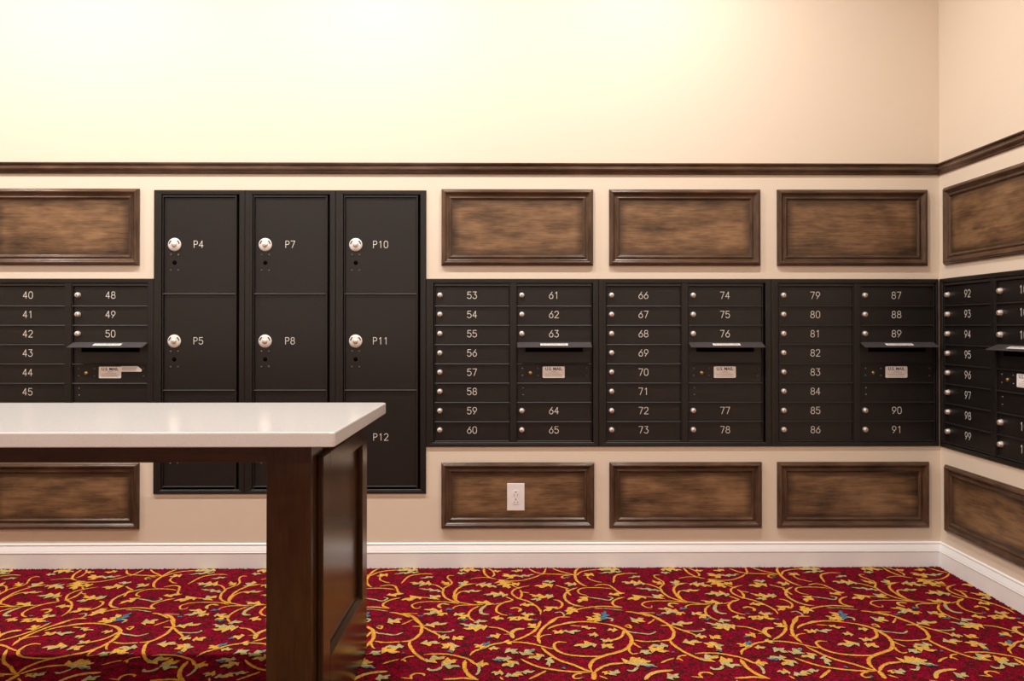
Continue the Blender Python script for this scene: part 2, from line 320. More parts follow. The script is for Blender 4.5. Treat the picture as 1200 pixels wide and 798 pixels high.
# ------------------------------------------------------------------ carpet motif: flat woven print, repeated every 36 inches
PERX = 0.9144; PERY = 1.125
YARN = {'g': (0.66, 0.33, 0.05), 'o': (0.58, 0.25, 0.035), 'e': (0.42, 0.37, 0.17), 'b': (0.075, 0.16, 0.22), 'y': (0.62, 0.36, 0.07)}
STEMS=[[10,"g",[-0.503,-0.219,-0.485,-0.132,-0.452,-0.1,-0.415,-0.092,-0.382,-0.096]],
[9,"g",[-0.31,-0.303,-0.313,-0.281,-0.293,-0.244,-0.286,-0.206,-0.309,-0.15,-0.307,-0.118,-0.283,-0.118]],
[11,"g",[-0.313,-0.281,-0.312,-0.339,-0.297,-0.389,-0.272,-0.423,-0.236,-0.448]],
[9,"g",[-0.377,-0.228,-0.35,-0.243,-0.326,-0.274,-0.31,-0.303]],
[12,"g",[-0.234,-0.444,-0.256,-0.41,-0.263,-0.354,-0.258,-0.296,-0.236,-0.252,-0.211,-0.229,-0.18,-0.225]],
[10,"g",[-0.248,-0.423,-0.254,-0.368,-0.24,-0.326,-0.211,-0.311]],
[8,"g",[-0.385,-0.488,-0.388,-0.508,-0.407,-0.508,-0.421,-0.475,-0.405,-0.449,-0.373,-0.438,-0.324,-0.436,-0.275,-0.443,-0.235,-0.464]],
[9,"g",[-0.275,-0.439,-0.226,-0.45,-0.176,-0.471,-0.138,-0.471]],
[8,"g",[-0.254,-0.522,-0.251,-0.496,-0.224,-0.477,-0.157,-0.475]],
[13,"m",[-0.302,-0.508,-0.315,-0.483,-0.302,-0.46,-0.273,-0.47]],
[8,"g",[-0.398,-0.388,-0.358,-0.395]],
[15,"e",[-0.128,-0.478,-0.145,-0.529,-0.138,-0.566,-0.11,-0.573]],
[10,"g",[-0.152,-0.484,-0.178,-0.522,-0.19,-0.566,-0.184,-0.608,-0.162,-0.644]],
[13,"g",[-0.449,-0.57,-0.421,-0.576,-0.388,-0.613,-0.364,-0.66]],
[7,"g",[-0.451,-0.561,-0.385,-0.564]],
[11,"g",[-0.156,-0.018,-0.15,-0.086,-0.126,-0.144,-0.094,-0.168]],
[8,"g",[-0.21,-0.167,-0.185,-0.151,-0.142,-0.143,-0.11,-0.16]],
[9,"m",[-0.137,-0.018,-0.113,-0.061,-0.106,-0.111,-0.116,-0.136]],
[9,"g",[0.104,-0.105,0.071,-0.145,0.017,-0.185,-0.035,-0.192,-0.072,-0.184]],
[8,"g",[-0.04,-0.223,0.007,-0.291]],
[10,"g",[0.048,-0.254,0.007,-0.276,-0.019,-0.306,-0.024,-0.349,-0.003,-0.398,0.036,-0.432,0.064,-0.473,0.086,-0.531,0.087,-0.58]],
[11,"g",[0.009,-0.306,0.016,-0.349,0.009,-0.398,-0.003,-0.412]],
[9,"g",[0.017,-0.328,0.047,-0.342]],
[9,"g",[-0.048,-0.384,-0.018,-0.425]],
[10,"g",[-0.023,-0.425,-0.052,-0.445,-0.08,-0.491,-0.083,-0.542,-0.064,-0.573,-0.04,-0.585]],
[8,"g",[-0.1,-0.471,-0.057,-0.452,-0.018,-0.425]],
[13,"g",[-0.032,-0.517,-0.008,-0.504,0.011,-0.524,0.001,-0.549]],
[9,"g",[0.128,-0.02,0.118,-0.08,0.106,-0.11]],
[10,"g",[0.051,-0.028,0.082,-0.08,0.12,-0.097,0.184,-0.105,0.248,-0.114]],
[9,"g",[0.156,-0.02,0.192,-0.064,0.233,-0.098,0.259,-0.122]],
[13,"g",[0.277,-0.021,0.261,-0.056,0.253,-0.131,0.258,-0.195,0.28,-0.249,0.294,-0.264]],
[10,"g",[0.259,-0.122,0.284,-0.073,0.325,-0.048,0.37,-0.04]],
[9,"g",[0.231,-0.13,0.205,-0.122,0.193,-0.146,0.208,-0.162]],
[8,"g",[0.306,-0.131,0.313,-0.171,0.342,-0.203,0.362,-0.211]],
[9,"g",[0.161,-0.248,0.195,-0.278,0.215,-0.293]],
[11,"g",[0.205,-0.293,0.207,-0.329,0.217,-0.372]],
[12,"m",[0.252,-0.278,0.213,-0.315,0.193,-0.365,0.192,-0.413,0.208,-0.461,0.235,-0.487,0.259,-0.496]],
[9,"g",[0.284,-0.373,0.256,-0.351,0.251,-0.315,0.272,-0.286,0.323,-0.279,0.374,-0.287,0.402,-0.302]],
[10,"g",[0.326,-0.257,0.359,-0.239,0.388,-0.25,0.404,-0.287,0.419,-0.331,0.441,-0.353]],
[9,"e",[0.287,-0.394,0.339,-0.415,0.367,-0.429,0.385,-0.401,0.367,-0.387]],
[11,"g",[0.41,-0.508,0.38,-0.482,0.382,-0.442,0.409,-0.408,0.435,-0.395]],
[10,"g",[0.143,-0.42,0.166,-0.434,0.177,-0.467,0.167,-0.506,0.143,-0.525]],
[11,"g",[0.217,-0.544,0.247,-0.519,0.292,-0.501,0.349,-0.495,0.409,-0.511]],
[8,"e",[0.141,-0.562,0.165,-0.554,0.177,-0.581,0.171,-0.605]],
[10,"g",[0.109,-0.669,0.128,-0.635,0.157,-0.605,0.198,-0.606]],
[6,"e",[0.299,-0.517,0.351,-0.52,0.41,-0.54]],
[10,"e",[0.315,-0.636,0.336,-0.613,0.357,-0.625,0.35,-0.648]],
[8,"m",[0.163,-0.67,0.191,-0.655,0.222,-0.653,0.268,-0.653]],
[11,"g",[0.418,-0.552,0.445,-0.559,0.483,-0.584,0.503,-0.602]],
[8,"g",[0.517,-0.626,0.498,-0.655,0.482,-0.673]],
[13,"g",[-0.396,-0.62,-0.369,-0.655,-0.355,-0.689,-0.35,-0.745,-0.36,-0.787,-0.379,-0.818,-0.41,-0.826]],
[12,"g",[-0.379,-0.818,-0.377,-0.849,-0.357,-0.903,-0.331,-0.946,-0.302,-0.983]],
[9,"g",[-0.389,-0.689,-0.355,-0.689,-0.33,-0.678]],
[10,"g",[-0.35,-0.695,-0.32,-0.729,-0.29,-0.761,-0.274,-0.788]],
[8,"e",[-0.315,-0.734,-0.279,-0.743,-0.248,-0.74,-0.234,-0.729,-0.241,-0.718]],
[11,"g",[-0.318,-0.932,-0.28,-0.927,-0.239,-0.93,-0.197,-0.947,-0.163,-0.97,-0.141,-1.002,-0.113,-1.02]],
[10,"e",[-0.135,-1.007,-0.126,-1.029,-0.126,-1.063,-0.133,-1.084]],
[13,"e",[-0.246,-1.023,-0.26,-1.045,-0.283,-1.049,-0.29,-1.032]],
[15,"g",[-0.175,-0.975,-0.173,-1.028,-0.161,-1.071,-0.139,-1.105,-0.124,-1.117]],
[12,"g",[-0.234,-1.112,-0.2,-1.108,-0.17,-1.104,-0.139,-1.113]],
[10,"g",[-0.334,-1.111,-0.338,-1.082,-0.322,-1.07,-0.303,-1.074,-0.295,-1.087]],
[7,"g",[-0.368,-1.099,-0.334,-1.107]],
[9,"g",[-0.387,-0.978,-0.371,-0.95,-0.347,-0.944]],
[8,"g",[-0.381,-0.964,-0.369,-0.987]],
[10,"g",[-0.11,-0.697,-0.074,-0.708,-0.047,-0.731,-0.02,-0.769]],
[18,"m",[-0.016,-0.801,-0.023,-0.758,-0.008,-0.723,0.023,-0.715]],
[7,"g",[-0.051,-0.767,-0.029,-0.763]],
[11,"g",[-0.161,-0.943,-0.151,-0.909,-0.119,-0.881,-0.087,-0.851,-0.045,-0.836,-0.016,-0.832,0.035,-0.842,0.097,-0.875]],
[12,"g",[-0.016,-0.821,0.014,-0.796,0.049,-0.753,0.072,-0.704,0.085,-0.641]],
[10,"g",[-0.056,-1.097,-0.046,-1.118]],
[10,"e",[-0.161,-0.662,-0.144,-0.639,-0.114,-0.645]],
[13,"g",[0.147,-0.624,0.103,-0.687,0.079,-0.748,0.072,-0.796,0.077,-0.848]],
[8,"g",[0.057,-0.78,0.072,-0.796]],
[8,"g",[0.071,-0.801,0.092,-0.775,0.12,-0.768]],
[11,"g",[0.009,-0.967,0.036,-0.999,0.071,-1.03,0.114,-1.048,0.152,-1.059,0.198,-1.066,0.24,-1.066]],
[12,"g",[0.08,-0.877,0.11,-0.94,0.141,-0.982,0.186,-1.018,0.215,-1.049,0.24,-1.066]],
[9,"g",[0.076,-0.867,0.125,-0.892]],
[11,"g",[0.17,-0.838,0.145,-0.833,0.127,-0.848,0.127,-0.888,0.148,-0.922,0.18,-0.941,0.227,-0.95,0.268,-0.951,0.289,-0.942]],
[15,"g",[0.236,-1.066,0.235,-1.019,0.253,-0.978,0.289,-0.946,0.332,-0.923,0.369,-0.895,0.395,-0.845,0.401,-0.794,0.391,-0.74,0.377,-0.712,0.345,-0.684,0.307,-0.666]],
[12,"g",[0.307,-0.666,0.268,-0.654,0.222,-0.654,0.176,-0.671,0.139,-0.688,0.107,-0.721]],
[8,"g",[0.193,-0.688,0.233,-0.694]],
[12,"g",[0.388,-0.729,0.372,-0.783,0.351,-0.809,0.32,-0.824]],
[9,"e",[0.392,-0.735,0.411,-0.751,0.445,-0.762,0.474,-0.768,0.5,-0.746]],
[9,"g",[0.393,-0.696,0.413,-0.713,0.412,-0.684,0.394,-0.69]],
[8,"g",[0.4,-0.825,0.408,-0.86,0.425,-0.885]],
[9,"g",[0.384,-0.88,0.379,-0.914,0.388,-0.933,0.407,-0.928]],
[10,"g",[0.41,-0.82,0.446,-0.833,0.502,-0.828]],
[13,"g",[0.244,-1.066,0.271,-1.032,0.305,-1.01,0.35,-1.002]],
[12,"e",[0.389,-1.033,0.369,-1.059,0.35,-1.054]],
[17,"g",[0.244,-1.066,0.237,-1.12]],
[10,"g",[0.202,-1.108,0.179,-1.111,0.174,-1.095,0.189,-1.078,0.204,-1.079]],
[8,"g",[0.257,-1.092,0.281,-1.116]],
[16,"m",[0.397,-1.121,0.419,-1.085,0.454,-1.064,0.498,-1.056]],
[9,"g",[0.469,-1.003,0.497,-0.98,0.52,-0.967]],
[11,"g",[0.035,-1.114,0.062,-1.086,0.09,-1.056]]]
LEAVES=[[0.03,"e",[-0.372,-0.133,-0.428,-0.157]],
[0.035,"g",[-0.29,-0.244,-0.332,-0.19]],
[0.07,"m",[-0.366,-0.236,-0.468,-0.212]],
[0.03,"e",[-0.316,-0.325,-0.416,-0.288]],
[0.065,"m",[-0.18,-0.237,-0.091,-0.276]],
[0.06,"m",[-0.235,-0.259,-0.23,-0.187]],
[0.035,"m",[-0.225,-0.326,-0.15,-0.312]],
[0.03,"b",[-0.282,-0.528,-0.249,-0.522]],
[0.04,"g",[-0.293,-0.553,-0.367,-0.521]],
[0.04,"g",[-0.274,-0.559,-0.308,-0.589]],
[0.04,"e",[-0.298,-0.553,-0.365,-0.577]],
[0.02,"b",[-0.384,-0.586,-0.361,-0.591]],
[0.07,"m",[-0.359,-0.409,-0.319,-0.365]],
[0.06,"g",[-0.391,-0.388,-0.472,-0.424]],
[0.05,"g",[-0.097,-0.471,-0.178,-0.437]],
[0.04,"m",[-0.248,-0.584,-0.203,-0.566]],
[0.05,"g",[-0.193,-0.578,-0.227,-0.626]],
[0.03,"b",[-0.186,-0.626,-0.222,-0.632]],
[0.035,"e",[-0.166,-0.656,-0.114,-0.644]],
[0.04,"g",[-0.116,-0.061,-0.075,-0.061]],
[0.07,"m",[-0.267,-0.043,-0.171,-0.057]],
[0.04,"e",[-0.274,-0.093,-0.231,-0.09]],
[0.07,"m",[-0.454,-0.041,-0.529,-0.049]],
[0.04,"g",[0.021,-0.045,-0.031,-0.062]],
[0.03,"e",[-0.02,-0.128,0.072,-0.109]],
[0.06,"g",[-0.022,-0.161,-0.069,-0.098]],
[0.07,"g",[-0.08,-0.176,-0.037,-0.291]],
[0.05,"g",[0.009,-0.223,-0.04,-0.238]],
[0.065,"m",[-0.041,-0.37,-0.143,-0.362]],
[0.03,"b",[-0.038,-0.577,-0.02,-0.58]],
[0.04,"g",[0.006,-0.479,0.068,-0.486]],
[0.05,"m",[0.011,-0.574,0.066,-0.58]],
[0.05,"g",[-0.003,-0.604,0.06,-0.634]],
[0.05,"g",[-0.033,-0.604,0.001,-0.642]],
[0.03,"b",[0.056,-0.638,0.074,-0.634]],
[0.045,"g",[-0.1,-0.609,-0.053,-0.627]],
[0.04,"e",[0.161,-0.202,0.106,-0.201]],
[0.07,"g",[0.151,-0.24,0.068,-0.262]],
[0.06,"g",[0.144,-0.392,0.046,-0.359]],
[0.035,"e",[0.094,-0.426,0.05,-0.419]],
[0.04,"e",[0.147,-0.388,0.115,-0.364]],
[0.06,"m",[0.416,-0.023,0.363,-0.051]],
[0.03,"e",[0.469,-0.074,0.363,-0.099]],
[0.02,"b",[0.209,-0.143,0.224,-0.159]],
[0.06,"g",[0.336,-0.102,0.29,-0.128]],
[0.1,"m",[0.252,-0.241,0.199,-0.225]],
[0.04,"g",[0.374,-0.366,0.442,-0.346]],
[0.045,"g",[0.285,-0.387,0.24,-0.457]],
[0.05,"g",[0.156,-0.499,0.099,-0.55]],
[0.05,"g",[0.196,-0.506,0.226,-0.545]],
[0.05,"g",[0.23,-0.532,0.186,-0.581]],
[0.06,"g",[0.314,-0.642,0.258,-0.604]],
[0.05,"g",[0.311,-0.63,0.29,-0.564]],
[0.06,"b",[0.314,-0.642,0.336,-0.548]],
[0.07,"m",[0.426,-0.655,0.475,-0.62]],
[0.05,"m",[-0.343,-0.684,-0.26,-0.662]],
[0.05,"m",[-0.283,-0.788,-0.243,-0.801]],
[0.05,"g",[-0.233,-0.809,-0.19,-0.789]],
[0.05,"m",[-0.34,-0.844,-0.269,-0.84]],
[0.06,"g",[-0.222,-0.845,-0.262,-0.884]],
[0.05,"m",[-0.246,-0.84,-0.221,-0.909]],
[0.02,"b",[-0.238,-0.901,-0.219,-0.918]],
[0.05,"g",[-0.137,-1.004,-0.095,-1.013]],
[0.06,"m",[-0.301,-0.992,-0.241,-0.951]],
[0.06,"g",[-0.253,-0.994,-0.201,-0.976]],
[0.045,"e",[-0.25,-1.001,-0.185,-1.026]],
[0.05,"g",[-0.062,-0.769,-0.104,-0.789]],
[0.025,"b",[-0.089,-0.79,-0.112,-0.798]],
[0.07,"g",[-0.113,-0.876,-0.154,-0.856]],
[0.035,"b",[-0.126,-0.866,-0.1,-0.829]],
[0.06,"g",[-0.041,-0.819,-0.022,-0.854]],
[0.035,"m",[-0.102,-0.886,-0.061,-0.886]],
[0.05,"g",[0.065,-0.715,0.04,-0.668]],
[0.05,"e",[-0.04,-0.891,0.001,-0.93]],
[0.05,"e",[0.015,-0.944,0.057,-0.892]],
[0.02,"b",[0.038,-0.911,0.057,-0.897]],
[0.045,"m",[0.087,-0.94,0.031,-0.963]],
[0.04,"e",[-0.019,-0.967,-0.085,-0.971]],
[0.02,"b",[-0.047,-0.98,-0.083,-0.976]],
[0.055,"m",[-0.001,-0.99,-0.052,-1.025]],
[0.09,"m",[-0.045,-1.076,-0.086,-1.072]],
[0.035,"e",[-0.041,-1.097,0.013,-1.064]],
[0.03,"e",[0.009,-1.064,0.055,-1.061]],
[0.03,"g",[-0.014,-1.077,0.016,-1.088]],
[0.06,"g",[-0.112,-0.694,-0.202,-0.713]],
[0.035,"e",[-0.124,-0.689,-0.217,-0.668]],
[0.03,"m",[0.233,-0.694,0.286,-0.719]],
[0.085,"g",[0.166,-0.754,0.124,-0.738]],
[0.035,"e",[0.161,-0.743,0.229,-0.736]],
[0.085,"m",[0.288,-0.782,0.25,-0.771]],
[0.07,"m",[0.363,-0.734,0.323,-0.737]],
[0.04,"m",[0.334,-0.829,0.29,-0.814]],
[0.055,"m",[0.274,-0.856,0.193,-0.871]],
[0.05,"m",[0.289,-0.859,0.33,-0.889]],
[0.05,"e",[0.52,-0.868,0.457,-0.868]],
[0.06,"g",[0.448,-0.883,0.514,-0.917]],
[0.04,"e",[0.421,-0.905,0.451,-0.935]],
[0.07,"g",[0.349,-1.008,0.406,-0.963]],
[0.06,"g",[0.391,-1.008,0.438,-0.989]],
[0.04,"e",[0.364,-1.013,0.453,-1.035]],
[0.025,"b",[0.413,-1.026,0.453,-1.035]],
[0.025,"b",[0.197,-1.103,0.206,-1.109]],
[0.08,"g",[0.271,-1.066,0.294,-1.085]],
[0.04,"e",[0.291,-1.088,0.323,-1.054]],
[0.045,"e",[0.467,-1.114,0.511,-1.085]],
[0.03,"e",[0.108,-0.957,0.101,-1.031]],
[0.02,"b",[0.145,-1.033,0.153,-1.047]],
[0.03,"b",[-0.384,-0.917,-0.394,-0.926]]]
def spline(p):
    P = [Vector(p[i:i+2]) for i in range(0, len(p), 2)]
    P = [P[0]*2-P[1]]+P+[P[-1]*2-P[-2]]; out = []
    for i in range(1, len(P)-2):
        a, b, c, d = P[i-1:i+3]; n = max(2, int((c-b).length/0.008))
        for k in range(n):
            t = k/n
            out.append(0.5*((2*b)+(c-a)*t+(2*a-5*b+4*c-d)*t*t+(3*b-a-3*c+d)*t*t*t))
    out.append(P[-2]); return out
def motif_mesh():
    rnd = random.Random(3); V = []; F = []; C = []
    z = 0.0015
    def put(rows):                                    # rows of points with colours; neighbours are bridged
        o = len(V); n = len(rows[0])
        for r in rows:
            for (x, y, c) in r: V.append((x, y, z)); C.append(c)
        for i in range(len(rows)-1):
            for j in range(n-1): F.append((o+i*n+j, o+i*n+j+1, o+(i+1)*n+j+1, o+(i+1)*n+j))
    for wmm, col, p in STEMS:
        z += 0.000012
        pts = spline(p); n = len(pts); rows = []
        for i, q in enumerate(pts):
            t = (pts[min(i+1, n-1)]-pts[max(i-1, 0)]); t.normalize(); nn = Vector((-t.y, t.x)); s = i/(n-1)
            hw = wmm/2000*0.92*min(1, 0.35+6*s, 0.35+6*(1-s))
            ca = YARN['g'] if col in 'gm' else YARN['e']; cb = YARN['o'] if col == 'g' else YARN['e']
            j = lambda: rnd.uniform(-0.0011, 0.0011)
            rows.append([(*(q+nn*(hw+j())), cb), (*q, ca), (*(q-nn*(hw+j())), ca)])
        put(rows)
    for wd, col, p in LEAVES:
        z += 0.000012
        a = Vector(p[:2]); b = Vector(p[2:]); d = b-a; Ln = d.length; 
        if Ln < 0.004: continue
        d.normalize(); nn = Vector((-d.y, d.x)); n = max(8, int(Ln/0.005)); rows = []
        wd = min(wd, Ln*1.1)*(0.7 if col == 'b' else 1); lob = max(2, int(Ln/0.03)); ph = rnd.random(); curve = rnd.uniform(-.12, .12)*Ln
        c0 = {'g': 'g', 'm': 'g', 'e': 'e', 'b': 'b'}[col]; c1 = {'g': 'y', 'm': 'e', 'e': 'e', 'b': 'b'}[col]
        if rnd.random() < .5: c0, c1 = c1, c0
        for i in range(n+1):
            s = i/n
            base = wd/2*(math.sin(PI*min(1, s**0.75)) if s < 1 else 0)+0.0015
            def side(phs): 
                f = (s*lob+phs) % 1.0; return base*(0.22+1.0*f**1.3)+rnd.uniform(-.0012, .0012)
            q = a+d*Ln*s+nn*curve*math.sin(PI*s)
            k0, k1 = (c0, c1)
            mid = YARN['y'] if col != 'e' and col != 'b' else YARN[col]
            if col == 'm' and s > .86: k0 = k1 = 'e'
            rows.append([(*(q+nn*side(ph)), YARN[k0]), (*(q+nn*base*.25), YARN[k0]), (*(q-nn*base*.15), mid), (*(q-nn*side(ph+.5)), YARN[k1])])
        put(rows)
    vs = []; fs = []; cs = []
    nv = len(V)
    for ky in range(0, 3):
        for kx in range(-5, 4):
            ox = kx*PERX; oy = -ky*PERY; q = [(x+ox, y+oy) for x, y, _ in V]
            keep = [XL < x < XR-0.015 and y < -0.013 for x, y in q]
            o = len(vs); idx = {}
            for f in F:
                if sum(keep[i] for i in f) >= 3:
                    g = []
                    for i in f:
                        if i not in idx:
                            idx[i] = len(vs); x, y = q[i]
                            vs.append((min(x, XR-0.0155), min(y, -0.0155), V[i][2])); cs.append(C[i])
                        g.append(idx[i])
                    fs.append(g)
    me = D.meshes.new('carpet_motif'); me.from_pydata(vs, [], fs); me.update()
    at = me.color_attributes.new('yarn', 'FLOAT_COLOR', 'POINT')
    flat = []
    for c in cs: flat += [c[0], c[1], c[2], 1.0]
    at.data.foreach_set('color', flat)
    return me
mo = obj('carpet_motif', motif_mesh(), M['motif'], floor); mo['kind'] = 'stuff'
mo['label'] = 'golden scrolling vines and leaves woven into the carpet'
# ragged pile where the carpet meets the baseboards
def pile_edge():
    rnd = random.Random(5); mb = MB()
    def run(p, q, off):
        n = int((Vector(q)-Vector(p)).length/0.006); d = (Vector(q)-Vector(p))/n
        for i in range(n):
            a = Vector(p)+d*i; h = rnd.uniform(0.002, 0.0075); b = a+d*1.2; o = Vector(off)*rnd.uniform(.3, 1)
            mb.add([(a.x, a.y, 0), (b.x, b.y, 0), (b.x+o.x*.4, b.y+o.y*.4, 0), (a.x+o.x, a.y+o.y, 0), ((a.x+b.x+o.x)/2, (a.y+b.y+o.y)/2, h)], [(0,1,4),(1,2,4),(2,3,4),(3,0,4)])
    run((-3.2, -0.0155), (XR-0.016, -0.0155), (0, -0.008)); run((XR-0.0155, -0.016), (XR-0.0155, -2.4), (-0.008, 0))
    return mb
pe = obj('pile_edge', pile_edge(), M['carpet'], floor); pe['kind'] = 'stuff'

# ------------------------------------------------------------------ mailbox units
COLW = 0.338; PITCH = 0.3775; RH = 0.0887; ROWTOP = 1.2925
YP, YD, YL, YM, YT = 0.008, 0.004, -0.0035, -0.0060, -0.0080     # backing, door face, ledge, mullion, trim
GAP = 0.0008
def ring(mb, W, zb, zt, tl, tr, tv=TV):
    """mitred outer trim with a stepped face and an inner lip"""
    steps = [(0.0, 0.0), (0.0, -0.0055), (0.0025, -0.0080), (0.62, -0.0080), (0.66, -0.0070), (0.90, -0.0072), (1.0, -0.0055), (1.0, YP)]
    def loop(u, y):
        if u < 0.1 and u > 0: a = b = c = u
        else: a, b, c = tl*u, tr*u, tv*u
        return [(a, y, zb+c), (W-b, y, zb+c), (W-b, y, zt-c), (a, y, zt-c)]
    vs = []; fs = []
    for u, y in steps: vs += loop(u, y)
    for k in range(len(steps)-1):
        for i in range(4):
            j = (i+1) % 4; fs.append((4*k+i, 4*k+j, 4*k+4+j, 4*k+4+i))
    return mb.add(vs, fs)
def ledge_mb(x0, x1, z):
    """sloped divider lip: bright slanted top, dark underside, top edge at z+.006"""
    return MB().extrude_x([(YP, z-0.0006), (YL, z-0.0006), (YL-0.0006, z+0.0010), (YL+0.0015, z+0.0044), (YD+0.0002, z+0.0052), (YP, z+0.0052)], x0, x1)
door_me = MB().bbox(GAP, COLW-GAP, YD, YP, 0.0008, RH-0.0022, 0.0006).mesh('door')
lock_me = MB().lathe([(0.0128, 0), (0.0128, 0.0035), (0.0118, 0.0055), (0.0105, 0.0125), (0.0090, 0.0145), (0.0, 0.0150)], n=18).mesh('lock')
key_me = MB().box(-0.0010, 0.0010, -0.0156, -0.0140, -0.0052, 0.0052).mesh('keyway')
screw_me = MB().lathe([(0.0042, 0), (0.0036, 0.0018), (0.0018, 0.0030), (0.0, 0.0034)], n=10).mesh('screw')
cam_me = MB().lathe([(0.0080, 0), (0.0080, 0.0040), (0.0066, 0.0055), (0.0, 0.0058)], n=14).box(-0.0008, 0.0008, -0.0062, -0.005, -0.005, 0.005).mesh('lock')
lock2 = MB(); lock2.lathe([(0.0128, 0), (0.0128, 0.0035), (0.0118, 0.0055), (0.0105, 0.0125), (0.0090, 0.0145), (0.0, 0.0150)], n=18)
def two_mat_lock():
    me = lock2.mesh('lock'); me.materials.append(M['nickel']); me.materials.append(M['slot'])
    bm = bmesh.new(); bm.from_mesh(me); nf = len(bm.faces)
    vs = [bm.verts.new(p) for p in [(-0.0011, -0.0153, -0.0055), (0.0011, -0.0153, -0.0055), (0.0011, -0.0153, 0.0055), (-0.0011, -0.0153, 0.0055)]]
    f = bm.faces.new(vs); f.material_index = 1; bm.to_mesh(me); bm.free(); return me
lock_me = two_mat_lock()
decal_me = MB().prism([(-0.051, -0.023), (-0.048, -0.0262), (0.048, -0.0262), (0.051, -0.023), (0.051, 0.023), (0.048, 0.0262), (-0.048, 0.0262), (-0.051, 0.023)], -0.0008, 0).mesh('mail_decal')
def print_lines():
    mb = MB(); r = random.Random(2)
    for row, (z, a, b) in enumerate([(0.0030, -0.010, 0.012), (-0.0035, -0.024, 0.026), (-0.0105, -0.040, 0.040), (-0.0160, -0.036, 0.036), (-0.0215, -0.042, 0.042)]):
        x = a
        while x < b:
            ln = r.uniform(0.003, 0.010); mb.add([(x, -0.0010, z-.0009), (min(b, x+ln), -0.0010, z-.0009), (min(b, x+ln), -0.0010, z+.0009), (x, -0.0010, z+.0009)], [(0,1,2,3)]); x += ln+0.0016
    return mb
lines_me = print_lines().mesh('fine_print')
def add_number(par, txt, x, z, y): obj('door_number', number_mesh(txt), M['paint'], par, (x, y, z))

